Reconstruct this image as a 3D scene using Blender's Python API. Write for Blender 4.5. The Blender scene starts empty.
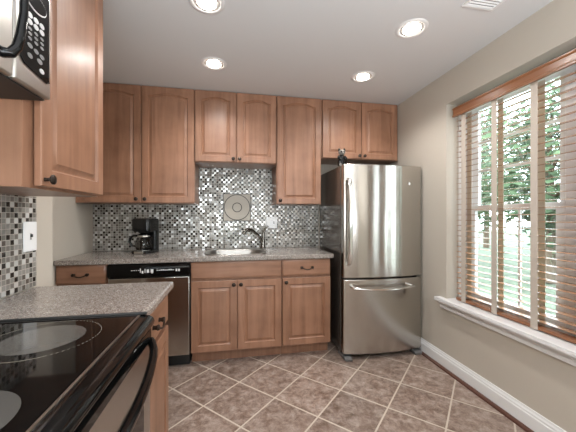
import bpy, bmesh, math, random
from mathutils import Vector, Matrix
random.seed(7)
PI = math.pi
SC = bpy.context.scene
COL = SC.collection

# ------------------------------------------------------------------ camera
cd = bpy.data.cameras.new('camera'); cam = bpy.data.objects.new('camera', cd); COL.objects.link(cam)
cam.location = (0, -3.13, 1.254)
cam.rotation_euler = (PI/2, 0, -0.1848)
cd.sensor_width = 36; cd.lens = 290/576*36
cd.clip_start = 0.02; cd.clip_end = 200
SC.camera = cam
# ------------------------------------------------------------------ world and exposure
W = bpy.data.worlds.new('sky'); SC.world = W; W.use_nodes = True
nt = W.node_tree; nt.nodes.clear()
wo = nt.nodes.new('ShaderNodeOutputWorld'); bg = nt.nodes.new('ShaderNodeBackground')
sk = nt.nodes.new('ShaderNodeTexSky'); sk.sky_type = 'HOSEK_WILKIE'; sk.turbidity = 6; sk.ground_albedo = .4
sk.sun_direction = (-.3, -.5, .8)
mx = nt.nodes.new('ShaderNodeMix'); mx.data_type = 'RGBA'; mx.inputs[0].default_value = .8
mx.inputs[7].default_value = (.84, .93, 1.0, 1)
nt.links.new(sk.outputs[0], mx.inputs[6]); nt.links.new(mx.outputs[2], bg.inputs[0]); nt.links.new(bg.outputs[0], wo.inputs[0])
bg.inputs[1].default_value = 10.0
vs = SC.view_settings
vs.view_transform = 'Standard'; vs.look = 'None'; vs.gamma = 1; vs.exposure = 0.0; vs.use_curve_mapping = False
SC.cycles.max_bounces = 10; SC.cycles.diffuse_bounces = 6; SC.cycles.glossy_bounces = 5
SC.cycles.sample_clamp_indirect = 6; SC.cycles.caustics_reflective = False; SC.cycles.caustics_refractive = False
SC.cycles.use_denoising = True

def area(name, loc, rot, sx, sy, energy=0, portal=False, col=(1, 1, 1)):
    l = bpy.data.lights.new(name, 'AREA'); l.shape = 'RECTANGLE'; l.size = sx; l.size_y = sy; l.energy = energy; l.color = col
    if portal: l.cycles.is_portal = True
    o = bpy.data.objects.new(name, l); COL.objects.link(o); o.location = loc; o.rotation_euler = rot
    return o
area('window_portal', (1.93, -1.88, 1.37), (0, PI/2, 0), 1.6, 1.7, portal=True)
area('added_door_portal', (-.1, -5.25, 1.05), (PI/2, 0, 0), 1.3, 2.1, portal=True)
area('added_uplight', (.35, -4.1, 1.3), (2.88, 0, 0), 2.2, 1.8, energy=118, col=(.90, .95, 1))  # soft upward fill lamp added out of view to brighten the ceiling
sl_ = bpy.data.lights.new('soft_daylight', 'SUN'); sl_.energy = 3.0; sl_.angle = math.radians(45); sl_.color = (.88, .94, 1)
so_ = bpy.data.objects.new('soft_daylight', sl_); COL.objects.link(so_); so_.rotation_euler = Vector((-.90, .12, -.40)).to_track_quat('-Z', 'Y').to_euler()
DOWNLIGHT_W = 32.0

# ------------------------------------------------------------------ materials
def newmat(name):
    m = bpy.data.materials.new(name); m.use_nodes = True
    return m, m.node_tree, m.node_tree.nodes['Principled BSDF']
def N(nt, t, **k):
    n = nt.nodes.new(t)
    for a, v in k.items(): setattr(n, a, v)
    return n
def simple(name, col, rough=.5, metal=0, coat=0, bump=0, bscale=200, spec=.5, var=0):
    m, nt, b = newmat(name)
    b.inputs['Base Color'].default_value = (*col, 1); b.inputs['Roughness'].default_value = rough
    b.inputs['Metallic'].default_value = metal; b.inputs['Coat Weight'].default_value = coat
    b.inputs['Coat Roughness'].default_value = .1; b.inputs['Specular IOR Level'].default_value = spec
    tc = N(nt, 'ShaderNodeTexCoord'); no = N(nt, 'ShaderNodeTexNoise'); no.inputs['Scale'].default_value = bscale
    nt.links.new(tc.outputs['Object'], no.inputs[0])
    if bump:
        bp = N(nt, 'ShaderNodeBump'); bp.inputs['Strength'].default_value = bump; bp.inputs['Distance'].default_value = .001
        nt.links.new(no.outputs[0], bp.inputs['Height']); nt.links.new(bp.outputs[0], b.inputs['Normal'])
    if var:
        no2 = N(nt, 'ShaderNodeTexNoise'); no2.inputs['Scale'].default_value = 3
        nt.links.new(tc.outputs['Object'], no2.inputs[0])
        r = N(nt, 'ShaderNodeValToRGB'); r.color_ramp.elements[0].position = .3; r.color_ramp.elements[1].position = .7
        r.color_ramp.elements[0].color = (*[c*(1-var) for c in col], 1); r.color_ramp.elements[1].color = (*[min(1, c*(1+var)) for c in col], 1)
        nt.links.new(no2.outputs[0], r.inputs[0]); nt.links.new(r.outputs[0], b.inputs['Base Color'])
    return m
def ramp(nt, stops, interp='LINEAR'):
    r = N(nt, 'ShaderNodeValToRGB'); cr = r.color_ramp; cr.interpolation = interp
    while len(cr.elements) < len(stops): cr.elements.new(.5)
    for e, (p, c) in zip(cr.elements, stops): e.position = p; e.color = (*c, 1)
    return r
def wood(name, lo, hi, axis='Z', rough=.40, fine=1.0, coat=.15):
    m, nt, b = newmat(name)
    tc = N(nt, 'ShaderNodeTexCoord'); mp = N(nt, 'ShaderNodeMapping')
    s = {'Z': (22, 22, 1.6), 'X': (1.6, 22, 22), 'Y': (22, 1.6, 22)}[axis]
    mp.inputs['Scale'].default_value = [q*fine for q in s]
    oi = N(nt, 'ShaderNodeObjectInfo')
    ad = N(nt, 'ShaderNodeVectorMath', operation='ADD')
    nt.links.new(tc.outputs['Object'], mp.inputs[0]); nt.links.new(mp.outputs[0], ad.inputs[0])
    ml = N(nt, 'ShaderNodeMath', operation='MULTIPLY'); ml.inputs[1].default_value = 40
    nt.links.new(oi.outputs['Random'], ml.inputs[0]); nt.links.new(ml.outputs[0], ad.inputs[1])
    n1 = N(nt, 'ShaderNodeTexNoise'); n1.inputs['Scale'].default_value = 1; n1.inputs['Detail'].default_value = 6; n1.inputs['Distortion'].default_value = .6
    nt.links.new(ad.outputs[0], n1.inputs[0])
    n2 = N(nt, 'ShaderNodeTexNoise'); n2.inputs['Scale'].default_value = 7; n2.inputs['Detail'].default_value = 3
    nt.links.new(tc.outputs['Object'], n2.inputs[0])
    r = ramp(nt, [(.3, lo), (.7, hi)])
    mm = N(nt, 'ShaderNodeMix', data_type='FLOAT'); mm.inputs[0].default_value = .4
    nt.links.new(n1.outputs[0], mm.inputs[2]); nt.links.new(n2.outputs[0], mm.inputs[3]); nt.links.new(mm.outputs[0], r.inputs[0])
    hs = N(nt, 'ShaderNodeHueSaturation')
    mr = N(nt, 'ShaderNodeMapRange'); mr.inputs['To Min'].default_value = .93; mr.inputs['To Max'].default_value = 1.07
    nt.links.new(oi.outputs['Random'], mr.inputs[0]); nt.links.new(mr.outputs[0], hs.inputs['Value']); nt.links.new(r.outputs[0], hs.inputs['Color'])
    nt.links.new(hs.outputs[0], b.inputs['Base Color'])
    b.inputs['Roughness'].default_value = rough; b.inputs['Coat Weight'].default_value = coat; b.inputs['Coat Roughness'].default_value = .2
    bp = N(nt, 'ShaderNodeBump'); bp.inputs['Strength'].default_value = .06; bp.inputs['Distance'].default_value = .001
    nt.links.new(n1.outputs[0], bp.inputs['Height']); nt.links.new(bp.outputs[0], b.inputs['Normal'])
    return m
M = {}
M['maple'] = wood('stained_maple', (.205, .097, .054), (.37, .190, .116))
M['maple_h'] = wood('stained_maple_crosswise', (.205, .097, .054), (.37, .190, .116), axis='X')
M['maple_in'] = simple('pale_maple_veneer', (.50, .36, .24), .5)
M['valance'] = wood('blind_wood', (.21, .08, .033), (.29, .12, .05), axis='Y', rough=.3, coat=.3)
M['slat'] = wood('blind_slat_wood', (.42, .235, .135), (.52, .31, .19), axis='Y', rough=.22, coat=.7)
M['quarter'] = wood('reddish_floor_trim', (.07, .025, .016), (.10, .037, .022), axis='Y')
M['tape'] = simple('cloth_tape', (.58, .51, .45), .9, bump=.3, bscale=900)
_t = M['tape'].node_tree; _b = _t.nodes['Principled BSDF']; _tr = _t.nodes.new('ShaderNodeBsdfTranslucent'); _tr.inputs[0].default_value = (.72, .66, .40, 1)
_mx = _t.nodes.new('ShaderNodeMixShader'); _mx.inputs[0].default_value = .18; _t.links.new(_b.outputs[0], _mx.inputs[1]); _t.links.new(_tr.outputs[0], _mx.inputs[2]); _t.links.new(_mx.outputs[0], _t.nodes['Material Output'].inputs[0])
M['wall'] = simple('greige_wall_paint', (.53, .482, .415), .6, bump=.05, bscale=300)
M['ceil'] = simple('ceiling_paint', (.68, .69, .70), .7, bump=.05, bscale=300)
M['white'] = simple('white_trim_paint', (.78, .78, .78), .35)
M['vinyl'] = simple('white_window_vinyl', (.78, .79, .80), .35)
M['plastic_w'] = simple('white_plate_plastic', (.86, .87, .88), .3)
M['bronze'] = simple('oil_rubbed_bronze', (.045, .032, .026), .28, metal=.8)
M['black'] = simple('black_gloss', (.004, .004, .004), .05, spec=.3)
M['blackm'] = simple('black_matte', (.012, .012, .012), .5)
M['blackp'] = simple('black_plastic', (.006, .006, .006), .2, spec=.35)
M['greyp'] = simple('grey_plastic', (.30, .30, .29), .45)
M['footg'] = simple('foot_grey', (.13, .13, .13), .45)
M['mark'] = simple('printed_marking', (.75, .75, .75), .5)
M['button'] = simple('oval_button', (.50, .50, .50), .4)
M['buttond'] = simple('dark_button', (.10, .10, .10), .4)
M['chrome'] = simple('chrome', (.75, .74, .72), .12, metal=1)
M['nickel'] = simple('dark_faucet_metal', (.20, .185, .165), .22, metal=1)
M['stone'] = simple('beige_medallion_stone', (.40, .36, .30), .4, bump=.2, bscale=120, var=.06)
M['stone_dk'] = simple('dark_medallion_line', (.025, .02, .018), .4)
M['grass'] = simple('lawn_grass', (.10, .13, .085), .9, var=.35)
M['bark'] = simple('tree_bark', (.14, .10, .07), .9, bump=.6, bscale=20)
M['leaf'] = simple('tree_leaves', (.060, .105, .045), .6, var=.4)
M['leaf2'] = simple('pale_tree_leaves', (.10, .155, .065), .6, var=.4)
M['burn'] = simple('cooktop_element_print', (.08, .077, .072), .12)
M['ring'] = simple('cooktop_ring_print', (.38, .36, .30), .2)
M['porc'] = simple('figurine_grey', (.20, .185, .165), .4)

def steel(name, col=(.55, .535, .51), rough=.24, axis='Z', aniso=.75, rot=0.0, streak=.05):
    m, nt, b = newmat(name)
    b.inputs['Metallic'].default_value = 1; b.inputs['Base Color'].default_value = (*col, 1)
    tc = N(nt, 'ShaderNodeTexCoord'); mp = N(nt, 'ShaderNodeMapping')
    mp.inputs['Scale'].default_value = (4, 4, 900) if axis == 'Z' else (900, 900, 4)
    no = N(nt, 'ShaderNodeTexNoise'); no.inputs['Scale'].default_value = 1; no.inputs['Detail'].default_value = 2
    nt.links.new(tc.outputs['Object'], mp.inputs[0]); nt.links.new(mp.outputs[0], no.inputs[0])
    mr = N(nt, 'ShaderNodeMapRange'); mr.inputs['To Min'].default_value = rough-streak; mr.inputs['To Max'].default_value = rough+streak
    nt.links.new(no.outputs[0], mr.inputs[0]); nt.links.new(mr.outputs[0], b.inputs['Roughness'])
    b.inputs['Anisotropic'].default_value = aniso; b.inputs['Anisotropic Rotation'].default_value = rot
    tg = N(nt, 'ShaderNodeTangent', direction_type='RADIAL', axis='Z'); nt.links.new(tg.outputs[0], b.inputs['Tangent'])
    return m
M['steel'] = steel('brushed_stainless', col=(.52, .495, .46), rough=.17, aniso=.9, rot=.25)
M['steel_s'] = simple('satin_stainless', (.50, .475, .44), .3, metal=1)
M['fside'] = simple('fridge_side_panel', (.15, .13, .115), .16, metal=.6)
M['sink'] = simple('sink_steel', (.42, .405, .38), .33, metal=1)

def granite(name, shades):
    m, nt, b = newmat(name)
    tc = N(nt, 'ShaderNodeTexCoord')
    v = N(nt, 'ShaderNodeTexVoronoi'); v.inputs['Scale'].default_value = 330
    v2 = N(nt, 'ShaderNodeTexNoise'); v2.inputs['Scale'].default_value = 60; v2.inputs['Detail'].default_value = 3
    nt.links.new(tc.outputs['Object'], v.inputs[0]); nt.links.new(tc.outputs['Object'], v2.inputs[0])
    sx = N(nt, 'ShaderNodeSeparateColor'); nt.links.new(v.outputs['Color'], sx.inputs[0])
    r = ramp(nt, [(0, shades[0]), (.16, shades[1]), (.42, shades[2]), (.74, shades[3]), (.92, shades[4])], 'CONSTANT')
    nt.links.new(sx.outputs[0], r.inputs[0])
    r2 = ramp(nt, [(.35, (.85, .85, .85)), (.65, (1.1, 1.1, 1.1))]); nt.links.new(v2.outputs[0], r2.inputs[0])
    x = N(nt, 'ShaderNodeMix', data_type='RGBA', blend_type='MULTIPLY'); x.inputs[0].default_value = 1
    nt.links.new(r.outputs[0], x.inputs[6]); nt.links.new(r2.outputs[0], x.inputs[7]); nt.links.new(x.outputs[2], b.inputs['Base Color'])
    b.inputs['Roughness'].default_value = .22; b.inputs['Coat Weight'].default_value = .2
    return m
M['granite'] = granite('speckled_countertop', [(.11, .09, .08), (.23, .19, .165), (.31, .27, .24), (.38, .345, .315), (.50, .475, .45)])

def mosaic():
    m, nt, b = newmat('mosaic_tile')
    P = .0235; L = nt.links.new
    g = N(nt, 'ShaderNodeNewGeometry'); s = N(nt, 'ShaderNodeSeparateXYZ'); L(g.outputs['Position'], s.inputs[0])
    def mth(op, a, bb=None):
        n = N(nt, 'ShaderNodeMath', operation=op)
        for i, q in enumerate((a, bb)):
            if q is None: continue
            if isinstance(q, (int, float)): n.inputs[i].default_value = q
            else: L(q, n.inputs[i])
        return n.outputs[0]
    u = mth('DIVIDE', mth('ADD', s.outputs[0], s.outputs[1]), P); v = mth('DIVIDE', mth('SUBTRACT', s.outputs[2], .916), P)
    iu, iv = mth('FLOOR', u), mth('FLOOR', v); fu, fv = mth('FRACT', u), mth('FRACT', v)
    c = N(nt, 'ShaderNodeCombineXYZ'); L(iu, c.inputs[0]); L(iv, c.inputs[1])
    wn = N(nt, 'ShaderNodeTexWhiteNoise', noise_dimensions='2D'); L(c.outputs[0], wn.inputs['Vector'])
    par = mth('FLOORED_MODULO', mth('ADD', iu, iv), 2.0)
    ra = ramp(nt, [(0, (.25, .24, .215)), (.3, (.38, .37, .34)), (.68, (.74, .735, .71))], 'CONSTANT')
    rb = ramp(nt, [(0, (.022, .017, .014)), (.36, (.10, .085, .072)), (.56, (.18, .165, .15)), (.78, (.28, .27, .255))], 'CONSTANT')
    L(wn.outputs['Value'], ra.inputs[0]); L(wn.outputs['Value'], rb.inputs[0])
    x = N(nt, 'ShaderNodeMix', data_type='RGBA'); L(par, x.inputs[0]); L(ra.outputs[0], x.inputs[6]); L(rb.outputs[0], x.inputs[7])
    # grout
    du = mth('ABSOLUTE', mth('SUBTRACT', fu, .5)); dv = mth('ABSOLUTE', mth('SUBTRACT', fv, .5))
    gm = mth('GREATER_THAN', mth('MAXIMUM', du, dv), .445)
    x2 = N(nt, 'ShaderNodeMix', data_type='RGBA'); L(gm, x2.inputs[0]); L(x.outputs[2], x2.inputs[6]); x2.inputs[7].default_value = (.40, .37, .33, 1)
    L(x2.outputs[2], b.inputs['Base Color'])
    L(mth('ADD', mth('MULTIPLY', gm, .5), .2), b.inputs['Roughness'])
    L(mth('MULTIPLY', mth('SUBTRACT', 1.0, gm), mth('MULTIPLY', mth('SUBTRACT', 1.0, par), .35)), b.inputs['Metallic'])
    # every chip sits at its own slight tilt
    sub = N(nt, 'ShaderNodeVectorMath', operation='SUBTRACT'); sub.inputs[1].default_value = (.5, .5, .5); L(wn.outputs['Color'], sub.inputs[0])
    sc = N(nt, 'ShaderNodeVectorMath', operation='SCALE'); sc.inputs['Scale'].default_value = .13; L(sub.outputs[0], sc.inputs[0])
    ad = N(nt, 'ShaderNodeVectorMath', operation='ADD'); L(g.outputs['Normal'], ad.inputs[0]); L(sc.outputs[0], ad.inputs[1])
    nm = N(nt, 'ShaderNodeVectorMath', operation='NORMALIZE'); L(ad.outputs[0], nm.inputs[0]); L(nm.outputs[0], b.inputs['Normal'])
    return m
M['mosaic'] = mosaic()

def floor_mat():
    m, nt, b = newmat('slate_look_floor_tile'); L = nt.links.new
    g = N(nt, 'ShaderNodeNewGeometry'); s = N(nt, 'ShaderNodeSeparateXYZ'); L(g.outputs['Position'], s.inputs[0])
    def mth(op, a, bb=None):
        n = N(nt, 'ShaderNodeMath', operation=op)
        for i, q in enumerate((a, bb)):
            if q is None: continue
            if isinstance(q, (int, float)): n.inputs[i].default_value = q
            else: L(q, n.inputs[i])
        return n.outputs[0]
    T = .336; r2 = math.sqrt(.5)
    u = mth('DIVIDE', mth('ADD', mth('MULTIPLY', mth('ADD', s.outputs[0], s.outputs[1]), r2), .614), T)
    v = mth('DIVIDE', mth('SUBTRACT', mth('MULTIPLY', mth('SUBTRACT', s.outputs[0], s.outputs[1]), r2), 1.008), T)
    iu, iv = mth('FLOOR', u), mth('FLOOR', v)
    du = mth('ABSOLUTE', mth('SUBTRACT', mth('FRACT', u), .5)); dv = mth('ABSOLUTE', mth('SUBTRACT', mth('FRACT', v), .5))
    gm = mth('GREATER_THAN', mth('MAXIMUM', du, dv), .485)
    c = N(nt, 'ShaderNodeCombineXYZ'); L(iu, c.inputs[0]); L(iv, c.inputs[1])
    wn = N(nt, 'ShaderNodeTexWhiteNoise', noise_dimensions='2D'); L(c.outputs[0], wn.inputs['Vector'])
    sc = N(nt, 'ShaderNodeVectorMath', operation='SCALE'); sc.inputs['Scale'].default_value = 30; L(wn.outputs['Color'], sc.inputs[0])
    ad = N(nt, 'ShaderNodeVectorMath', operation='ADD'); L(g.outputs['Position'], ad.inputs[0]); L(sc.outputs[0], ad.inputs[1])
    n1 = N(nt, 'ShaderNodeTexNoise'); n1.inputs['Scale'].default_value = 16; n1.inputs['Detail'].default_value = 9; n1.inputs['Roughness'].default_value = .78; n1.inputs['Distortion'].default_value = .3
    L(ad.outputs[0], n1.inputs[0])
    r = ramp(nt, [(.34, (.13, .083, .063)), (.44, (.22, .155, .122)), (.54, (.315, .24, .20)), (.66, (.44, .37, .32))]); L(n1.outputs[0], r.inputs[0])
    hs = N(nt, 'ShaderNodeHueSaturation'); mr = N(nt, 'ShaderNodeMapRange'); mr.inputs['To Min'].default_value = .85; mr.inputs['To Max'].default_value = 1.15
    L(wn.outputs['Value'], mr.inputs[0]); L(mr.outputs[0], hs.inputs['Value']); L(r.outputs[0], hs.inputs['Color'])
    x = N(nt, 'ShaderNodeMix', data_type='RGBA'); L(gm, x.inputs[0]); L(hs.outputs[0], x.inputs[6]); x.inputs[7].default_value = (.56, .49, .41, 1)
    L(x.outputs[2], b.inputs['Base Color'])
    L(mth('ADD', mth('MULTIPLY', n1.outputs[0], .3), .22), b.inputs['Roughness'])
    bp = N(nt, 'ShaderNodeBump'); bp.inputs['Strength'].default_value = .35; bp.inputs['Distance'].default_value = .003
    L(mth('SUBTRACT', n1.outputs[0], gm), bp.inputs['Height']); L(bp.outputs[0], b.inputs['Normal'])
    return m
M['floor'] = floor_mat()
def glass(name, col=(1, 1, 1), rough=0.0):
    m, nt, b = newmat(name); nt.nodes.remove(b)
    o = nt.nodes['Material Output']; t = N(nt, 'ShaderNodeBsdfTransparent'); gl = N(nt, 'ShaderNodeBsdfGlossy'); gl.inputs['Roughness'].default_value = .02
    t.inputs[0].default_value = (*col, 1)
    f = N(nt, 'ShaderNodeLayerWeight'); f.inputs[0].default_value = .5; x = N(nt, 'ShaderNodeMixShader')
    p = N(nt, 'ShaderNodeMath', operation='POWER'); p.inputs[1].default_value = 4; q = N(nt, 'ShaderNodeMath', operation='MULTIPLY_ADD'); q.inputs[1].default_value = .7; q.inputs[2].default_value = .04
    nt.links.new(f.outputs['Facing'], p.inputs[0]); nt.links.new(p.outputs[0], q.inputs[0]); nt.links.new(q.outputs[0], x.inputs[0]); nt.links.new(t.outputs[0], x.inputs[1]); nt.links.new(gl.outputs[0], x.inputs[2]); nt.links.new(x.outputs[0], o.inputs[0])
    return m
M['glass'] = glass('window_glass', (.96, .98, .97)); M['carafe'] = glass('carafe_glass', (.55, .52, .50))
def emit(name, col, s):
    m, nt, b = newmat(name); b.inputs['Base Color'].default_value = (.9, .9, .9, 1)
    b.inputs['Emission Color'].default_value = (*col, 1); b.inputs['Emission Strength'].default_value = s
    return m
M['bulb'] = emit('lamp_bulb', (1, .93, .84), 14.0)
M['reflector'] = simple('lamp_reflector', (.80, .79, .77), .25, metal=.6)

# ------------------------------------------------------------------ mesh helpers
class MB:
    def __init__(s): s.bm = bmesh.new()
    def box(s, x0, x1, y0, y1, z0, z1):
        v = [s.bm.verts.new((x, y, z)) for x in (x0, x1) for y in (y0, y1) for z in (z0, z1)]
        for f in ((0, 1, 3, 2), (4, 6, 7, 5), (0, 4, 5, 1), (2, 3, 7, 6), (0, 2, 6, 4), (1, 5, 7, 3)): s.bm.faces.new([v[i] for i in f])
        return s
    def loops(s, loops, cap0=True, cap1=True, closed=True):
        L = [[s.bm.verts.new(p) for p in lp] for lp in loops]; n = len(L[0])
        for a, b in zip(L, L[1:]):
            for i in range(n if closed else n-1):
                j = (i+1) % n; s.bm.faces.new((a[i], a[j], b[j], b[i]))
        if cap0: s.bm.faces.new(L[0][::-1])
        if cap1: s.bm.faces.new(L[-1])
        return s
    def prism(s, poly, z0, z1, axis='Z'):
        f = {'Z': lambda a, b, t: (a, b, t), 'X': lambda a, b, t: (t, a, b), 'Y': lambda a, b, t: (a, t, b)}[axis]
        return s.loops([[f(a, b, z0) for a, b in poly], [f(a, b, z1) for a, b in poly]])
    def lathe(s, prof, c=(0, 0, 0), axis='Z', seg=24, cap=True):
        def pt(r, t, h):
            a, b = r*math.cos(t), r*math.sin(t)
            q = {'Z': (a, b, h), 'X': (h, a, b), 'Y': (a, h, b)}[axis]
            return (c[0]+q[0], c[1]+q[1], c[2]+q[2])
        return s.loops([[pt(max(r, 1e-4), 2*PI*i/seg, h) for i in range(seg)] for r, h in prof], cap, cap)
    def tube(s, pts, r, seg=10, flat=1.0, up=None):
        pts = [Vector(p) for p in pts]; rs = r if isinstance(r, (list, tuple)) else [r]*len(pts); L = []
        prev = None
        for i, p in enumerate(pts):
            d = (pts[min(i+1, len(pts)-1)]-pts[max(i-1, 0)]).normalized()
            a = Vector(up) if up else (prev if prev else (Vector((0, 0, 1)) if abs(d.z) < .9 else Vector((1, 0, 0))))
            a = (a-d*a.dot(d)).normalized(); b = d.cross(a); prev = a
            L.append([p+a*rs[i]*math.cos(2*PI*k/seg)+b*rs[i]*flat*math.sin(2*PI*k/seg) for k in range(seg)])
        return s.loops(L)
    def ball(s, c, r, seg=14):
        rx, ry, rz = r if isinstance(r, (tuple, list)) else (r, r, r)
        L = []
        for i in range(1, seg//2):
            t = PI*i/(seg//2); L.append([(c[0]+rx*math.sin(t)*math.cos(2*PI*k/seg), c[1]+ry*math.sin(t)*math.sin(2*PI*k/seg), c[2]-rz*math.cos(t)) for k in range(seg)])
        return s.loops(L)
    def build(s, name, mat, parent=None, bevel=0, seg=2, smooth=False, loc=None):
        bmesh.ops.recalc_face_normals(s.bm, faces=s.bm.faces)
        if loc: bmesh.ops.translate(s.bm, verts=s.bm.verts, vec=[-q for q in loc])
        me = bpy.data.meshes.new(name); s.bm.to_mesh(me); s.bm.free()
        me.materials.append(M[mat] if isinstance(mat, str) else mat)
        o = bpy.data.objects.new(name, me); COL.objects.link(o)
        if parent: o.parent = parent
        elif loc: o.location = loc
        if bevel:
            b = o.modifiers.new('bevel', 'BEVEL'); b.width = bevel; b.segments = seg; b.limit_method = 'ANGLE'; b.angle_limit = math.radians(35)
        if smooth or bevel:
            for p in me.polygons: p.use_smooth = True
            try: me.set_sharp_from_angle(angle=math.radians(40))
            except Exception: pass
        return o
def tag(o, label, cat, group=None, kind=None):
    o['label'] = label; o['category'] = cat
    if group: o['group'] = group
    if kind: o['kind'] = kind
    return o
def thing(name, loc, label, cat, group=None, rz=0):
    o = bpy.data.objects.new(name, None); COL.objects.link(o); o.location = loc; o.rotation_euler = (0, 0, rz); o.empty_display_size = .05
    return tag(o, label, cat, group)
def structure(name, mb, mat, parent=None, bevel=0, smooth=False):
    o = mb.build(name, mat, parent, bevel, smooth=smooth)
    if not parent: o['kind'] = 'structure'
    return o
def copy_thing(o, loc, label=None):
    r = o.copy(); COL.objects.link(r); r.location = loc
    if label: r['label'] = label
    for ch in list(o.children):
        c = ch.copy(); COL.objects.link(c); c.parent = r
        for g in ch.children:
            d = g.copy(); COL.objects.link(d); d.parent = c
    return r

# ------------------------------------------------------------------ room shell
XL, XS, XR, CZ, YB = -1.348, -.95, 1.706, 2.425, -5.2
structure('floor', MB().box(XL-.15, XR+.2, YB-.15, .15, -.1, 0), 'floor')
structure('ceiling', MB().box(XL-.15, XR+.2, YB-.15, .15, CZ, CZ+.1), 'ceil')
structure('wall_back', MB().box(XL-.15, XR+.2, 0, .12, 0, CZ), 'wall')
wl = MB().box(XL-.12, XL, -1.38, 0, 0, CZ).box(XL-.12, XS, YB, -1.38, 0, CZ)
structure('wall_left', wl, 'wall')
OY0, OY1, OZ0, OZ1 = -2.72, -1.04, .575, 2.165
wr = MB().box(XR, XR+.19, OY1, 0, 0, CZ).box(XR, XR+.19, YB, OY0, 0, CZ).box(XR, XR+.19, OY0, OY1, 0, OZ0).box(XR, XR+.19, OY0, OY1, OZ1, CZ)
structure('wall_right', wr, 'wall')
DX0, DX1, DZ = -.75, .55, 2.08
structure('wall_rear', MB().box(XS, DX0, YB-.15, YB, 0, CZ).box(DX1, XR, YB-.15, YB, 0, CZ).box(DX0, DX1, YB-.15, YB, DZ, CZ), 'wall')
# unseen glazed patio door, added behind the camera to brighten the room
f = MB()
for a, b in ((DX0, DX0+.06), ((DX0+DX1)/2-.04, (DX0+DX1)/2+.04), (DX1-.06, DX1)): f.box(a, b, YB-.11, YB-.04, .005, DZ-.005)
f.box(DX0, DX1, YB-.11, YB-.04, .002, .07).box(DX0, DX1, YB-.11, YB-.04, DZ-.07, DZ-.002)
d1 = structure('added_patio_door', f, 'vinyl')
MB().box(DX0+.05, DX1-.05, YB-.08, YB-.074, .06, DZ-.06).build('pane', 'glass', d1)

# windows in the right wall: two double-hung units side by side behind one blind
def window(name, y0, y1):
    z0, z1 = OZ0+.002, OZ1-.002
    f = MB(); a = .095
    f.box(1.815, 1.885, y0, y0+a, z0, z1).box(1.815, 1.885, y1-a, y1, z0, z1).box(1.815, 1.885, y0+a, y1-a, z0, z0+.05).box(1.815, 1.885, y0+a, y1-a, z1-.05, z1)
    w = structure(name, f, 'vinyl', bevel=.003)
    zm = 1.315
    for nm, x, za, zb in (('lower_sash', 1.828, z0+.05, zm+.02), ('upper_sash', 1.858, zm-.02, z1-.05)):
        s = MB(); b = .058; ya, yb = y0+a, y1-a
        s.box(x, x+.028, ya, ya+b, za, zb).box(x, x+.028, yb-b, yb, za, zb).box(x, x+.028, ya+b, yb-b, za, za+.042).box(x, x+.028, ya+b, yb-b, zb-.042, zb)
        if nm == 'upper_sash':
            s.box(x+.006, x+.022, ya+b, yb-b, 1.805, 1.825).box(x+.006, x+.022, ya+b, yb-b, 1.588, 1.608)
        ym = y1-.50 if y1 > -1.5 else y0+.50
        if nm == 'lower_sash': s.box(x+.006, x+.022, ym-.007, ym+.007, za+.04, zb-.04)
        so = s.build(nm, 'vinyl', w, bevel=.002)
        MB().box(x+.012, x+.016, ya+.03, yb-.03, za+.03, zb-.03).build('pane', 'glass', so)
    return w
window('window_1', -1.92, OY1-.002)
window('window_2', OY0+.002, -1.96)
structure('trim_1', MB().box(1.81, 1.89, -1.96, -1.92, OZ0+.002, OZ1-.002), 'white')           # mullion post between the windows
structure('trim_2', MB().loops([[(x, y, z) for x, y in ((1.648, OY0-.07), (XR-.001, OY0-.07), (XR-.001, OY0+.003), (1.813, OY0+.003), (1.813, OY1-.003), (XR-.001, OY1-.003), (XR-.001, OY1+.075), (1.648, OY1+.075))] for z in (OZ0+.0005, OZ0+.008)]).box(1.648, XR-.001, OY0-.07, OY1+.075, OZ0-.020, OZ0+.0005), 'white', bevel=.004)   # window stool
structure('trim_3', MB().prism([(1.688, .497), (XR, .497), (XR, .550), (1.672, .550), (1.672, .536), (1.688, .522)], OY0-.05, OY1+.055, 'Y'), 'white')   # apron
# baseboard and shoe moulding
prof = [(XR, 0), (XR, .130), (XR-.006, .130), (XR-.008, .118), (XR-.013, .110), (XR-.013, .100), (XR-.017, .094), (XR-.017, 0)]
structure('baseboard_right', MB().prism(prof, YB+.01, -.002, 'Y'), 'white')
structure('trim_4', MB().prism([(XR-.018, .0005), (XR-.018, .022), (XR-.026, .020), (XR-.034, .012), (XR-.037, .0005)], YB+.01, -.003, 'Y'), 'quarter')
# tiled backsplashes
structure('trim_5', MB().box(XL+.001, .93, -.008, -.0005, .916, 1.372).box(-.354, .405, -.008, -.0005, 1.372, 1.756), 'mosaic')
structure('trim_6', MB().box(XS+.0005, XS+.008, -2.95, -1.522, .916, 1.346), 'mosaic')

# ------------------------------------------------------------------ cabinet doors, knobs, pulls
def door_mesh(w, h, arch=0.0, t=.02, n=14, fr=.055):
    """raised-panel door, local x right, z up, front at y=-t"""
    def loop(d, y, A):
        # bottom left -> bottom right -> up -> top right to left (arched) -> down
        pts = []
        x0, x1, z0 = d, w-d, d
        for i in range(n): pts.append((x0+(x1-x0)*i/n, y, z0))
        zt = lambda x: h-d-A*min(1, abs((x-w/2)/((w-2*fr)/2*.86)))**2
        zr = zt(x1)
        for i in range(n): pts.append((x1, y, z0+(zr-z0)*i/n))
        for i in range(n):
            x = x1+(x0-x1)*i/n; pts.append((x, y, zt(x)))
        for i in range(n): pts.append((x0, y, zr+(z0-zr)*i/n))
        return pts
    A = arch
    mb = MB()
    mb.loops([loop(0, 0, 0), loop(0, -t+.003, 0), loop(.003, -t, 0), loop(fr, -t, A), loop(fr+.002, -t+.003, A), loop(fr+.007, -t+.010, A),
              loop(fr+.013, -t+.010, A), loop(fr+.030, -t+.002, A), loop(fr+.031, -t+.0008, A)])
    return mb
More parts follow.
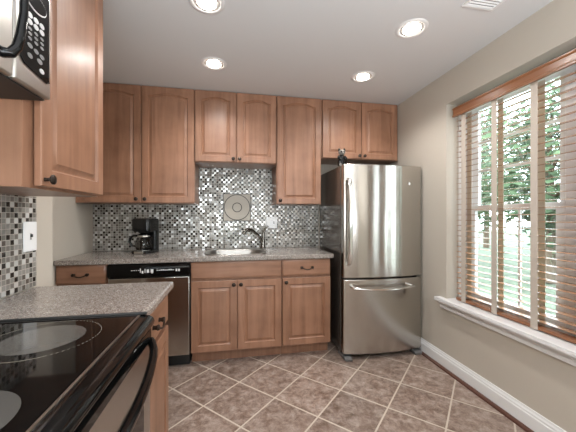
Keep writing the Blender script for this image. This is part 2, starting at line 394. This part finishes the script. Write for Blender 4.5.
def drawer_mesh(w, h, t=.02):
    def lp(d, y): return [(d, y, d), (w-d, y, d), (w-d, y, h-d), (d, y, h-d)]
    return MB().loops([lp(0, 0), lp(0, -t+.008), lp(.004, -t+.006), lp(.012, -t), lp(.013, -t)])
def knob(parent, x, z, y=-.02):
    return MB().lathe([(.007, y), (.006, y-.006), (.0055, y-.014), (.010, y-.018), (.0165, y-.023), (.0165, y-.027), (.010, y-.031), (.0, y-.0325)], (x, 0, z), 'Y', 18).build('knob', 'bronze', parent, smooth=True)
def pull(parent, x, z, y=-.02, half=.048):
    mb = MB()
    for s in (-1, 1): mb.lathe([(.010, y), (.008, y-.008), (.010, y-.014), (.013, y-.02), (.010, y-.026), (0, y-.028)], (x+s*half, 0, z), 'Y', 14)
    mb.tube([(x-half+2*half*i/12, y-.022-.006*math.sin(PI*i/12), z-.016*math.sin(PI*i/12)**1.0) for i in range(13)], .0048, 8)
    return mb.build('pull_handle', 'bronze', parent, smooth=True)
def cabinet(name, label, loc, w, d, h, doors=(), drawers=(), toe=0, rz=0, group=None, wd='maple', cat='cabinet', open_top=False):
    """loc = back left bottom corner; local front faces -y"""
    r = thing(name, loc, label, cat, group, rz)
    T = .018; y0 = -(d-.02)
    b = MB()
    b.box(0, T, y0+T, 0, toe, h).box(w-T, w, y0+T, 0, toe, h).box(T, w-T, -T, 0, toe, h).box(T, w-T, y0+T, -T, toe+.0, toe+T)
    if not open_top: b.box(T, w-T, y0+T, -T, h-T, h)
    # face frame
    b.box(0, w, y0+.006, y0+T, toe, h if not open_top else h-.001)
    b.build('body', wd, r)
    if toe: MB().box(.0, w, y0+.075, y0+.09, .001, toe).box(0, T, y0+.09, 0, .001, toe).box(w-T, w, y0+.09, 0, .001, toe).build('toe_kick', wd, r)
    for (x0, x1, z0, z1, A, kx, kz) in doors:
        o = door_mesh(x1-x0, z1-z0, A).build('door', wd, r, smooth=True); o.location = (x0, y0-.001, z0)
        if kx is not None: knob(o, kx-x0, kz-z0)
    for (x0, x1, z0, z1, hd) in drawers:
        o = drawer_mesh(x1-x0, z1-z0).build('drawer', 'maple_h', r, smooth=True); o.location = (x0, y0-.001, z0)
        if hd: pull(o, (x1-x0)/2, (z1-z0)/2)
    return r
# back wall, upper row (local x = world x - loc.x ; z local from bottom 1.37)
UB, UH = 1.37, CZ-1.37-.002
gu = 'upper cabinets along the back wall'
cabinet('wall_cabinet', 'tall two-door brown maple wall cabinet in the left corner, above the coffee maker', (XL+.002, -.001, UB), .990, .349, UH,
        doors=[(.078, .531, .004, UH-.004, .03, .498, .035), (.537, .987, .004, UH-.004, .03, .570, .035)], group=gu)
hs_ = CZ-1.757-.002
cabinet('wall_cabinet', 'short two-door brown maple wall cabinet above the sink and round medallion', (-.354, -.001, 1.757), .760, .349, hs_,
        doors=[(.003, .376, .004, hs_-.004, .03, .350, .032), (.382, .757, .004, hs_-.004, .03, .408, .032)], group=gu)
cabinet('wall_cabinet', 'narrow tall single-door brown maple wall cabinet next to the refrigerator', (.408, -.001, UB), .450, .349, UH,
        doors=[(.005, .445, .004, UH-.004, .03, .034, .035)], group=gu)
hf = CZ-1.834-.002
cabinet('wall_cabinet', 'short two-door brown maple wall cabinet above the refrigerator, against the right wall', (.860, -.001, 1.834), .844, .349, hf,
        doors=[(.012, .423, .004, hf-.004, .03, .398, .032), (.429, .828, .004, hf-.004, .03, .453, .032)], group=gu)
# back wall, base row
BH = .873; gb = 'base cabinets along the back wall'
cabinet('base_cabinet', 'brown maple base cabinet with a bronze-pulled drawer left of the dishwasher', (XL+.002, -.002, 0), .362, .623, BH, toe=.105, open_top=True,
        doors=[(.006, .356, .118, .708, 0, .330, .675)], drawers=[(.006, .356, .728, .868, True)], group=gb)
cabinet('base_cabinet', 'double-door brown maple sink base cabinet under the sink', (-.352, -.002, 0), .766, .623, BH, toe=.105, open_top=True,
        doors=[(.004, .379, .115, .708, 0, .352, .675), (.385, .762, .115, .708, 0, .412, .675)], drawers=[(.004, .762, .728, .868, False)], group=gb)
cabinet('base_cabinet', 'brown maple base cabinet with one drawer and one door beside the refrigerator', (.416, -.002, 0), .446, .623, BH, toe=.105, open_top=True,
        doors=[(.004, .442, .115, .708, 0, .034, .675)], drawers=[(.004, .442, .728, .868, True)], group=gb)
# left run (faces +x): local x -> world +y, local -y -> world +x
cabinet('wall_cabinet', 'wide light maple wall cabinet in the left foreground beside the microwave', (XS+.001, -2.098, 1.345), .505, .332, CZ-1.345-.002, rz=PI/2,
        doors=[(.044, .500, .008, 1.06, .03, .062, .030)])
cabinet('wall_cabinet', 'short maple wall cabinet directly above the microwave', (XS+.001, -2.866, 2.032), .764, .352, CZ-2.034, rz=PI/2,
        doors=[(.004, .379, .006, .38, 0, .352, .03), (.385, .760, .006, .38, 0, .412, .03)])
cabinet('base_cabinet', 'light maple base cabinet between the range and the end of the left counter', (XS+.002, -2.076, 0), .534, .620, BH, toe=.105, rz=PI/2, open_top=True,
        doors=[(.030, .510, .118, .700, 0, .06, .66)], drawers=[(.030, .510, .720, .866, True)])

# ------------------------------------------------------------------ countertops
def counter(name, boxes, label, loc):
    mb = MB()
    for b in boxes: mb.box(*b)
    bmesh.ops.remove_doubles(mb.bm, verts=mb.bm.verts, dist=1e-5)
    o = mb.build(name, 'granite', None, bevel=.010, seg=4, loc=loc); return tag(o, label, 'countertop')
SX0, SX1, SY0, SY1 = -.235, .275, -.535, -.155
mb = MB()
# slab with a hole for the bowl, one continuous surface
ox = [(XL+.003, -.645), (.885, -.645), (.885, -.009), (XL+.003, -.009)]; ix = [(SX0, SY0), (SX1, SY0), (SX1, SY1), (SX0, SY1)]
for z0, z1 in ((.8745, .914),):
    vo = [[mb.bm.verts.new((x, y, z)) for x, y in ox] for z in (z0, z1)]; vi = [[mb.bm.verts.new((x, y, z)) for x, y in ix] for z in (z0, z1)]
    for i in range(4):
        j = (i+1) % 4
        mb.bm.faces.new((vo[0][i], vo[0][j], vo[1][j], vo[1][i])); mb.bm.faces.new((vi[0][j], vi[0][i], vi[1][i], vi[1][j]))
        mb.bm.faces.new((vo[1][i], vo[1][j], vi[1][j], vi[1][i])); mb.bm.faces.new((vo[0][j], vo[0][i], vi[0][i], vi[0][j]))
tag(mb.build('countertop', 'granite', None, bevel=.007, seg=3, loc=(-.2, -.3, .8745)), 'brown speckled countertop along the back wall, holding the sink', 'countertop', 'speckled countertops')
tag(MB().box(XS+.009, -.308, -2.077, -1.526, .8745, .914).build('countertop', 'granite', None, bevel=.012, seg=4, loc=(-.6, -1.8, .8745)),
    'grey-beige speckled countertop in the left foreground, between the range and its free end', 'countertop', 'speckled countertops')

# ------------------------------------------------------------------ sink and faucet
def rrect(x0, x1, y0, y1, r, z, n=6):
    pts = []
    for cx, cy, a in ((x1-r, y1-r, 0), (x0+r, y1-r, PI/2), (x0+r, y0+r, PI), (x1-r, y0+r, 1.5*PI)):
        for i in range(n+1): t = a+PI/2*i/n; pts.append((cx+r*math.cos(t), cy+r*math.sin(t), z))
    return pts
sk_ = thing('sink', (.02, -.34, .914), 'oval stainless steel drop-in sink in the back counter', 'sink')
L0 = [rrect(-.262+a, .302-a, -.565+a, -.10-a*1.0, .15, z) for a, z in ((0, .9145), (.002, .918), (.008, .921), (.02, .920))]
L1 = [rrect(SX0+.012, SX1-.012, SY0+.012, SY1-.012, .12, .917), rrect(SX0+.02, SX1-.02, SY0+.02, SY1-.02, .11, .90), rrect(SX0+.035, SX1-.035, SY0+.035, SY1-.035, .10, .77), rrect(SX0+.10, SX1-.10, SY0+.09, SY1-.09, .07, .752), ]
MB().loops(L0+L1, cap0=False).build('basin', 'sink', sk_, loc=(.02, -.34, .914), smooth=True)
MB().lathe([(.038, .753), (.038, .756), (.030, .756), (.012, .7545)], (.02, -.345, 0), 'Z').build('drain', 'chrome', sk_, loc=(.02, -.34, .914), smooth=True)
fl = (.298, -.128, .9215)
fa = thing('faucet', fl, 'dark metal single-lever kitchen faucet with an arched pull-out spout behind the sink', 'faucet')
MB().lathe([(.032, 0), (.032, .006), (.024, .012), (.021, .05), (.020, .085), (.017, .10), (.006, .106)], (0, 0, 0)).build('base', 'nickel', fa, smooth=True)
sp = [(0, 0, .05), (-.018, -.012, .085), (-.045, -.03, .125), (-.085, -.055, .165), (-.125, -.08, .192), (-.165, -.105, .198), (-.195, -.125, .180), (-.205, -.132, .155)]
MB().tube(sp, [.016, .016, .015, .0145, .015, .018, .020, .018], 12).build('spout', 'nickel', fa, smooth=True)
MB().tube([(0, 0, .09), (.004, .004, .13), (.010, .004, .165), (.03, .004, .20), (.055, .004, .228)], [.013, .012, .010, .009, .009], 10).build('lever', 'nickel', fa, smooth=True)

# ------------------------------------------------------------------ medallion, wall plates
ml = (.0345, -.0085, 1.345)
md = thing('wall_medallion', ml, 'square beige stone medallion with circle outlines set in the mosaic above the sink', 'tile')
h = .1465
MB().box(-h, h, -.004, 0, -h, h).build('plate', 'stone', md)
MB().box(-h, h, -.006, -.004, h-.007, h).box(-h, h, -.006, -.004, -h, -h+.007).box(-h, -h+.007, -.006, -.004, -h+.007, h-.007).box(h-.007, h, -.006, -.004, -h+.007, h-.007).build('border', 'stone_dk', md)
def ring(r, w, y0, y1): return MB().loops([[(q*math.cos(2*PI*i/48), y, q*math.sin(2*PI*i/48)) for i in range(48)] for q, y in ((r, y0), (r, y1), (r-w, y1), (r-w, y0))], False, False)
ring(.138, .008, -.004, -.006).build('outer_ring', 'stone_dk', md); ring(.051, .008, -.004, -.006).build('inner_ring', 'stone_dk', md)
def plate(loc, rz, w, h, label, marks):
    r = thing('wall_plate', loc, label, 'wall plate', rz=rz)
    MB().box(-w/2, w/2, -.006, 0, -h/2, h/2).build('plate', 'plastic_w', r, bevel=.003)
    for nm, x, z, a, b, m_, y in marks: MB().box(x-a/2, x+a/2, -y, -.006, z-b/2, z+b/2).build(nm, m_, r, bevel=.001)
plate((.403, -.0085, 1.183), 0, .118, .122, 'white double wall plate on the mosaic right of the faucet', [
    ('switch_rocker', -.024, 0, .033, .066, 'plastic_w', .008), ('outlet_face', .024, 0, .033, .066, 'plastic_w', .008), ('outlet_slots', .024, 0, .008, .028, 'blackm', .0085)])
plate((XS+.0085, -1.572, 1.158), PI/2, .088, .138, 'white single switch plate on the mosaic of the left foreground wall', [
    ('switch_surround', 0, 0, .012, .030, 'greyp', .0068), ('toggle', 0, .004, .007, .014, 'blackm', .014)])

# ------------------------------------------------------------------ dishwasher
dl = (-.981, -.02, 0)
dw = thing('dishwasher', dl, 'stainless steel dishwasher with a black control strip under the back counter', 'dishwasher')
X0, X1 = -.978, -.357
MB().box(X0, X1, -.60, -.02, .10, .870).build('tub', 'blackm', dw, loc=dl)
MB().box(X0+.003, X1-.003, -.628, -.601, .108, .757).build('door', 'steel', dw, bevel=.006, loc=dl)
pn = MB().prism([(-.601, .762), (-.634, .765), (-.642, .79), (-.640, .845), (-.630, .868), (-.601, .868)], X0+.002, X1-.002, 'X').build('control_panel', 'black', dw, bevel=.003, loc=dl)
random.seed(3); mk = MB()
for x in [-.80+.017*i for i in range(4)]: mk.box(x, x+.010, -.6435, -.640, .818, .822)
mk.build('legend_strip', 'mark', pn); mk = MB()
for x, z, a, b in ((-.735, .80, .006, .035), (-.722, .795, .012, .020), (-.700, .80, .006, .03), (-.685, .80, .018, .026), (-.655, .80, .020, .026), (-.648, .792, .006, .012)): mk.box(x, x+a, -.6435, -.640, z, z+b)
mk.build('cycle_icons', 'mark', pn); mk = MB()
for i in range(9): mk.box(-.61+.015*i, -.61+.015*i+.010, -.6435, -.640, .814, .814+random.choice((.006, .010)))
mk.build('legend_strip', 'mark', pn)
for x in (-.465, -.445): MB().box(x, x+.012, -.6435, -.640, .806, .824).build('indicator', 'mark', pn)
for o in pn.children: o.location = [-q for q in dl]
MB().box(X0+.01, X1-.01, -.56, -.545, .001, .10).box(X0+.01, X0+.05, -.545, -.05, .001, .1).box(X1-.05, X1-.01, -.545, -.05, .001, .1).build('kick_plate', 'blackm', dw, loc=dl)

# ------------------------------------------------------------------ refrigerator
rl = (1.31, -.40, 0)
fr = thing('refrigerator', rl, 'tall stainless steel bottom-freezer refrigerator in the right corner', 'refrigerator')
FX0, FX1 = .937, 1.690
MB().box(FX0, FX1, -.672, -.03, .035, 1.703).build('cabinet_body', 'fside', fr, bevel=.004, loc=rl)
MB().box(FX0+.01, FX1-.01, -.685, -.670, .06, 1.698).build('gasket', 'blackm', fr, loc=rl)
def arc(ins=0.0, yb=-.686, n=24):
    p = []
    for i in range(n+1):
        t = i/n; x = FX0+(FX1-FX0)*t; y = -.742-.038*(1-(2*t-1)**2)
        p.append((x, y))
    return [(FX1, yb)]+[(FX0, yb)]+p if False else [(FX0, yb)]+p+[(FX1, yb)]
dT = MB().prism(arc(), .712, 1.708).build('refrigerator_door', 'steel', fr, bevel=.008, seg=3, loc=rl)
dB = MB().prism(arc(), .048, .700).build('freezer_drawer', 'steel', fr, bevel=.008, seg=3, loc=rl)
hp = [(.975, -.752, 1.575), (.972, -.79, 1.565)]+[(.972-.0*i, -.80-.022*math.sin(PI*i/10), 1.555-.70*i/10) for i in range(11)]+[(.972, -.79, .845), (.975, -.752, .835)]
MB().tube(hp, .012, 12, 1.5, up=(0, 1, 0)).build('handle', 'chrome', dT, smooth=True)
hp = [(1.005, -.76, .640), (1.005, -.81, .640)]+[(1.005+.555*i/12, -.822-.035*math.sin(PI*i/12), .638-.012*math.sin(PI*i/12)) for i in range(13)]+[(1.56, -.81, .640), (1.56, -.76, .640)]
MB().tube(hp, .011, 12, 1.4, up=(0, 0, 1)).build('handle', 'chrome', dB, smooth=True)
for dd in (dT, dB):
    for c in dd.children: c.location = [-q for q in rl]
MB().lathe([(.014, 0), (.014, -.003), (.010, -.004)], (1.550, -.7615, 1.545), 'Y').build('badge', 'plastic_w', dT, smooth=True).location = [-q for q in rl]
MB().box(FX0+.05, FX1-.05, -.672, -.655, .012, .058).build('base_grille', 'blackm', fr, loc=rl)
for x0, x1 in ((FX0+.004, FX0+.07), (FX1-.085, FX1-.01)):
    MB().prism([(-.60, .001), (-.60, .034), (-.70, .034), (-.765, .026), (-.775, .018), (-.775, .001)], x0, x1, 'X').build('foot_cover', 'footg', fr, bevel=.002, loc=rl)

# figurine on the refrigerator
gl_ = (.958, -.640, 1.704)
fg = thing('figurine', gl_, 'small black and grey cat figurine standing on the refrigerator', 'figurine')
MB().lathe([(.030, 0), (.036, .004), (.034, .03), (.028, .06), (.030, .075), (.026, .095), (.014, .105)], seg=16).build('body', 'blackp', fg, smooth=True)
hd = MB().ball((0, -.008, .122), (.034, .028, .027)).build('head', 'porc', fg, smooth=True)
for s in (-1, 1):
    MB().lathe([(.013, .0), (.009, .014), (.001, .026)], (s*.024, -.004, .138), seg=10).build('ear', 'blackp', hd, smooth=True)
    MB().ball((s*.013, -.032, .124), (.009, .006, .008), 10).build('eye', 'blackp', hd, smooth=True)
    MB().tube([(s*.028, -.006, .088), (s*.038, -.020, .068), (s*.020, -.034, .058)], [.011, .010, .009], 8).build('arm', 'blackp', fg, smooth=True)
    MB().tube([(s*.016, -.015, .012), (s*.022, -.038, .010)], [.013, .012], 8).build('paw', 'porc', fg, smooth=True)
MB().ball((0, -.034, .112), (.010, .008, .007), 10).build('muzzle', 'porc', hd, smooth=True)
MB().tube([(.02, .02, .02), (.045, .02, .03), (.05, .015, .06), (.044, .01, .08)], [.007, .007, .006, .004], 8).build('tail', 'blackp', fg, smooth=True)

# ------------------------------------------------------------------ coffee maker
cl = (-.800, -.25, .915)
cm = thing('coffee_maker', cl, 'small black drip coffee maker with a glass carafe on the back counter', 'coffee maker', rz=-.25)
MB().loops([rrect(-.085, .085, -.11, .10, .03, z) for z in (0, .026)]).build('base', 'blackp', cm, bevel=.004)
MB().loops([rrect(-.045, .04, -.1125, -.108, .001, z) for z in (.004, .022)]).build('front_badge', 'steel_s', cm)
MB().loops([rrect(-.080, .080, .025, .10, .02, z) for z in (.026, .24)]).build('tower', 'blackp', cm, bevel=.003)
MB().loops([rrect(-.085+a, .085-a, -.105+a, .102-a, .035, z) for a, z in ((.012, .196), (.002, .21), (0, .30), (.004, .312), (.02, .318))]).build('reservoir_head', 'blackp', cm, smooth=True)
MB().lathe([(.03, .198), (.050, .195), (.046, .186), (.03, .183)], (0, -.03, 0)).build('filter_basket', 'blackp', cm, smooth=True)
ca = MB().lathe([(.055, .030), (.066, .04), (.070, .075), (.066, .115), (.050, .150), (.046, .165)], (0, -.035, 0), cap=True).build('carafe', 'carafe', cm, smooth=True)
MB().lathe([(.049, .163), (.050, .172), (.030, .179), (.005, .180)], (0, -.035, 0)).build('carafe_lid', 'blackp', ca, smooth=True)
MB().lathe([(.052, .148), (.0535, .150), (.050, .163), (.047, .163)], (0, -.035, 0), cap=False).build('carafe_band', 'steel_s', ca, smooth=True)
MB().tube([(-.048, -.045, .158), (-.085, -.055, .160), (-.112, -.062, .140), (-.116, -.063, .105), (-.100, -.058, .072), (-.068, -.05, .062)], [.010, .011, .012, .012, .010, .008], 10).build('carafe_handle', 'blackp', ca, smooth=True)
MB().lathe([(.056, .0265), (.056, .0295), (.05, .0297)], (0, -.035, 0)).build('hot_plate', 'steel_s', cm, smooth=True)

# ------------------------------------------------------------------ range
RY0, RY1 = -2.842, -2.082
gl = (-.6, -2.46, 0)
rg = thing('range', gl, 'black glass-topped electric range with a stainless oven door in the left foreground', 'range')
MB().box(XS+.012, -.325, RY0, RY1, .03, .895).build('chassis', 'blackm', rg, loc=gl)
for x in (XS+.05, -.40):
    for y in (RY0+.05, RY1-.05): MB().lathe([(.018, .001), (.018, .03)], (x, y, 0), seg=12).build('leg', 'blackm', rg, loc=gl)
# cooktop frame with rolled front nose
MB().prism([(XS+.010, .895), (XS+.010, .925), (-.298, .925), (-.280, .922), (-.266, .914), (-.261, .902), (-.265, .888), (-.30, .882), (-.325, .872), (-.325, .895)], RY0, RY1, 'Y').build('cooktop_frame', 'black', rg, bevel=.006, seg=3, loc=gl)
ct = MB().box(XS+.03, -.312, RY0+.022, RY1-.022, .9252, .9275).build('cooktop_glass', 'black', rg, loc=gl)
MB().box(-.309, -.303, RY0+.02, RY1-.02, .9252, .9285).build('trim_strip', 'steel_s', rg, loc=gl)
MB().box(XS+.03, -.312, RY1-.020, RY1-.016, .9252, .9280).build('trim_strip', 'stone_dk', rg, loc=gl)
MB().box(XS+.02, -.285, RY1-.014, RY1-.001, .9255, .934).build('side_rim', 'blackm', rg, bevel=.003, loc=gl)
def disc(name, c, r, z, mat):
    o = MB().lathe([(r, z-.0002), (r, z), (r*.5, z)], (c[0], c[1], 0), seg=48).build(name, mat, ct, loc=gl); return o
B1, B2 = (-.500, -2.250), (-.455, -2.60)
disc('cooking_zone', B1, .095, .9278, 'burn'); disc('cooking_zone', B2, .105, .9278, 'burn')
disc('cooking_zone', (-.78, -2.62), .08, .9278, 'burn'); disc('cooking_zone', (-.80, -2.27), .07, .9278, 'burn')
rn = MB()
for k in range(72):
    a0, a1 = 2*PI*k/72, 2*PI*(k+(1.0 if 20 < k < 60 else .45))/72
    R, w = .132, .0016
    rn.bm.faces.new([rn.bm.verts.new((B1[0]+q*math.cos(t), B1[1]+q*math.sin(t), .9279)) for q, t in ((R, a0), (R, a1), (R-w, a1), (R-w, a0))])
rn.build('zone_outline', 'ring', ct, loc=gl)
# oven door
MB().box(-.322, -.275, RY0+.01, RY1-.006, .205, .865).build('oven_door', 'steel_s', rg, bevel=.006, loc=gl)
od = rg.children[-1]
MB().box(-.2755, -.2725, RY0+.09, RY1-.085, .30, .735).build('oven_window', 'black', od, loc=(0, 0, 0), bevel=.001).location = [-q for q in gl]
MB().box(-.322, -.280, RY0+.01, RY1-.006, .05, .195).build('storage_drawer', 'steel_s', rg, bevel=.005, loc=gl)
hp = [(-.280, RY1-.022, .840), (-.268, RY1-.024, .840)]
n = 18
for i in range(n+1):
    t = i/n; y = RY1-.035+(RY0+.035-(RY1-.035))*t; hp.append((-.262+.042*math.sin(PI*t)**.6, y, .838-.028*math.sin(PI*t)**.7))
hp += [(-.268, RY0+.024, .840), (-.280, RY0+.022, .840)]
MB().tube(hp, .0125, 14, 1.15, up=(1, 0, 0)).build('handle', 'black', od, smooth=True).location = [-q for q in gl]
MB().box(-.290, -.272, RY0+.012, RY1-.008, .842, .878).build('vent_slot', 'black', od).location = [-q for q in gl]

# ------------------------------------------------------------------ microwave
wl_ = (-.75, -2.485, 1.61)
mw = thing('microwave', wl_, 'stainless over-the-range microwave with black handle and oval buttons at the left edge', 'microwave')
MY0, MY1, MZ0, MZ1 = -2.864, -2.106, 1.609, 2.030
MB().box(XS+.001, -.600, MY0, MY1, MZ0+.012, MZ1).build('case', 'steel_s', mw, loc=wl_)
MB().box(XS+.02, -.575, MY0+.005, MY1-.005, MZ0, MZ0+.012).build('underside', 'blackm', mw, loc=wl_)
us = mw.children[-1]
for k in range(2): MB().box(-.80, -.66, MY0+.10+.33*k, MY0+.33+.33*k, MZ0-.003, MZ0-.0005).build('grease_filter', 'greyp', us).location = [-q for q in wl_]
MB().box(-.60, -.560, MY0, -2.262, MZ0+.004, MZ1-.004).build('door', 'steel_s', mw, bevel=.006, loc=wl_)
md_ = mw.children[-1]
MB().box(-.5615, -.5590, MY0+.06, -2.33, MZ0+.09, MZ1-.07).build('door_window', 'black', md_, bevel=.001).location = [-q for q in wl_]
MB().box(-.60, -.560, -2.258, MY1, MZ0+.004, MZ1-.004).build('control_side', 'steel_s', mw, bevel=.006, loc=wl_)
cs = mw.children[-1]
def yz(pts, x0, x1): return MB().loops([[(x0, a, b) for a, b in pts], [(x1, a, b) for a, b in pts]])
pnl = yz([(-2.240, 1.682), (-2.225, 1.668), (-2.128, 1.655), (-2.122, 1.665), (-2.122, 2.00), (-2.240, 2.00)], -.5605, -.5575).build('button_panel', 'black', cs, bevel=.001); pnl.location = [-q for q in wl_]
MB().box(-.5605, -.5570, -2.121, -2.1175, 1.66, 2.00).build('panel_edge_strip', 'chrome', cs).location = [-q for q in wl_]
def oval(y, z, a, b, name, mat, x=-.5575):
    pts = [(y+a*math.cos(2*PI*i/20), z+b*math.sin(2*PI*i/20)) for i in range(20)]
    o = yz(pts, x, x+.0015).build(name, mat, pnl); return o
oval(-2.180, 1.862, .046, .026, 'display_ring', 'button'); oval(-2.180, 1.862, .042, .022, 'display', 'black', -.5558)
for i in range(3):
    for j in range(2): oval(-2.206+.0255*i, 1.813-.0185*j, .0105, .0075, 'oval_button', 'button')
for i in range(3):
    for j in range(3): oval(-2.206+.0255*i, 1.775-.0135*j, .0080, .0045, 'number_button', 'buttond')
for i in range(3): oval(-2.206+.0255*i, 1.728-.003*i, .0105, .0065, 'oval_button', 'buttond')
oval(-2.206, 1.700, .0105, .007, 'oval_button', 'buttond'); oval(-2.165, 1.704, .0115, .0075, 'oval_button', 'buttond'); oval(-2.155, 1.680, .0105, .007, 'oval_button', 'button')
hp = [(-.560, -2.318, 1.654), (-.545, -2.318, 1.648), (-.532, -2.314, 1.650), (-.524, -2.307, 1.668), (-.520, -2.302, 1.70), (-.517, -2.294, 1.76), (-.516, -2.294, 1.82), (-.517, -2.294, 1.90), (-.524, -2.303, 1.945), (-.540, -2.314, 1.962), (-.560, -2.318, 1.965)]
MB().tube(hp, [.013, .013, .012, .011, .010, .009, .009, .010, .012, .013, .013], 12).build('handle', 'black', md_, smooth=True).location = [-q for q in wl_]

# ------------------------------------------------------------------ window blind
bl = (1.765, -1.88, .58)
bd = thing('window_blind', bl, 'wooden venetian blind with brown valance and beige cloth tapes across the right window', 'blind')
BY0, BY1 = -2.690, -1.098
MB().prism([(1.716, 2.040), (1.716, 2.050), (1.722, 2.058), (1.722, 2.094), (1.716, 2.102), (1.716, 2.110), (1.734, 2.110), (1.734, 2.040)], BY0, BY1+.004, 'Y').build('valance', 'valance', bd, loc=bl)
MB().box(1.736, 1.792, BY0+.005, BY1-.005, 2.06, 2.108).build('headrail', 'vinyl', bd, loc=bl)
sl = MB(); a = math.radians(5)
z = .640; k = 0
while z < 2.045:
    c, s_ = math.cos(a)*.0185, math.sin(a)*.0185
    prof = []
    for q in range(5): t = -1+.5*q; prof.append((1.765+c*t, z+s_*t+.0012*(1-t*t)+.0013))
    for q in range(4, -1, -1): t = -1+.5*q; prof.append((1.765+c*t, z+s_*t+.0012*(1-t*t)-.0009))
    sl.prism(prof, BY0+.004, BY1-.004, 'Y'); z += .0415
sl.build('slats', 'slat', bd, loc=bl)
MB().box(1.742, 1.788, BY0+.004, BY1-.004, .590, .610).build('bottom_rail', 'valance', bd, bevel=.002, loc=bl)
y = -1.183
while y > BY0+.05:
    for x in (1.7385, 1.7915): MB().box(x-.0006, x+.0006, y-.021, y+.021, .588, 2.055).build('cloth_tape', 'tape', bd, loc=bl)
    y -= .267

# ------------------------------------------------------------------ ceiling fixtures
def downlight(loc, label):
    r = thing('recessed_downlight', loc, label, 'ceiling light', 'recessed downlights')
    MB().lathe([(.070, -.002), (.075, -.006), (.090, -.006), (.097, -.001), (.097, 0)], seg=40, cap=False).build('trim_ring', 'white', r, smooth=True)
    MB().lathe([(.074, -.003), (.066, -.0015), (.060, -.001)], seg=32, cap=True).build('reflector', 'reflector', r, smooth=True)
    MB().lathe([(.052, -.0015), (.052, -.008), (.044, -.014), (.02, -.018), (0, -.0185)], seg=28).build('bulb', 'bulb', r, smooth=True)
    l = bpy.data.lights.new('downlight_lamp', 'SPOT'); l.energy = DOWNLIGHT_W; l.spot_size = math.radians(150); l.spot_blend = .6; l.shadow_soft_size = .05; l.color = (1, .965, .93)
    o = bpy.data.objects.new('downlight_lamp', l); COL.objects.link(o); o.location = (loc[0], loc[1], loc[2]-.03)
    return r
downlight((-.145, -1.49, CZ), 'round recessed downlight at the top of the picture, above the left counter')
downlight((1.093, -1.49, CZ), 'larger round recessed downlight near the air vent and the window')
downlight((-.150, -.835, CZ), 'small round recessed downlight in front of the cabinet above the sink')
downlight((1.067, -.850, CZ), 'small round recessed downlight in front of the cabinet above the refrigerator')
for x in (-.145, 1.093): downlight((x, -3.6, CZ), 'added round recessed downlight, unseen in the ceiling behind the viewer')  # extra pair of fixtures, unseen, added to raise the room brightness
vl = (1.345, -1.80, CZ)
vt = thing('ceiling_vent', vl, 'white slotted air vent in the ceiling at the top edge', 'vent')
MB().box(-.10, .10, -.08, -.065, -.008, 0).box(-.10, .10, .065, .08, -.008, 0).box(-.10, -.085, -.065, .065, -.008, 0).box(.085, .10, -.065, .065, -.008, 0).build('frame', 'white', vt, bevel=.002)
lv = MB()
for i in range(7): yy = -.055+.018*i; lv.prism([(yy, -.002), (yy+.006, -.008), (yy+.008, -.008), (yy+.002, -.002)], -.085, .085, 'X')
lv.build('louvres', 'white', vt); MB().box(-.085, .085, -.065, .065, -.0008, -.0002).build('duct_opening', 'blackm', vt)

# ------------------------------------------------------------------ outdoors
tag(MB().box(2.2, 40, -30, 30, -.7, -.6).box(-30, 2.2, -40, -6.2, -.7, -.6).build('lawn', 'grass'), 'green lawn outside the window', 'grass', kind='stuff')
def tree(loc, H, R, mat, label, seed):
    rnd = random.Random(seed)
    t = thing('garden_tree', loc, label, 'tree', 'trees outside the window')
    tk = MB().tube([(0, 0, .012), (.05, 0, H*.3), (0, .08, H*.6), (.05, 0, H*.85)], [.16, .12, .08, .03], 8)
    for i in range(6):
        an = rnd.uniform(0, 6.28); z0 = H*rnd.uniform(.35, .6)
        tk.tube([(0, 0, z0), (R*.4*math.cos(an), R*.4*math.sin(an), z0+.5), (R*.7*math.cos(an), R*.7*math.sin(an), z0+1.1)], [.05, .035, .015], 6)
    tk.build('trunk', 'bark', t, smooth=True)
    c = MB()
    for i in range(3400):
        v = Vector((rnd.gauss(0, 1), rnd.gauss(0, 1), rnd.gauss(0, 1))).normalized()*rnd.uniform(.35, 1)**.6
        lump = 1+.25*math.sin(5*v.x+seed)*math.cos(4*v.y)
        p = Vector((v.x*R*lump, v.y*R*lump, H*.58+v.z*H*.42*lump)); s = rnd.uniform(.08, .17)
        a = Vector((rnd.gauss(0, 1), rnd.gauss(0, 1), rnd.gauss(0, 1))).normalized(); b = a.orthogonal().normalized()
        c.bm.faces.new([c.bm.verts.new(p+q) for q in (a*s, b*s*.5, -a*s, -b*s*.5)])
    c.build('foliage', mat, t)
tree((8.6, 3.4, -.595), 5.6, 1.6, 'leaf', 'dark green leafy tree beyond the right half of the nearer window', 1)
tree((9.4, 7.2, -.595), 6.6, 1.8, 'leaf2', 'pale green tree beyond the left half of the nearer window', 2)
tree((14.6, 5.6, -.595), 8.6, 2.2, 'leaf2', 'tall pale green tree standing further back beyond the window', 3)
tree((14.5, 11.4, -.595), 8.6, 2.3, 'leaf', 'tall dark tree far back beyond the left edge of the window', 4)
tree((9.5, -.4, -.595), 4.8, 1.8, 'leaf', 'green tree to the right of the garden view, beyond the blind\'s right end', 5)
tree((10.5, -9.5, -.595), 5.4, 2.2, 'leaf2', 'green tree far along the garden, outside the picture to the right', 6)
tree((-2.5, -14, -.595), 5.0, 2.2, 'leaf', 'green tree behind the viewer outside the added patio door', 7)
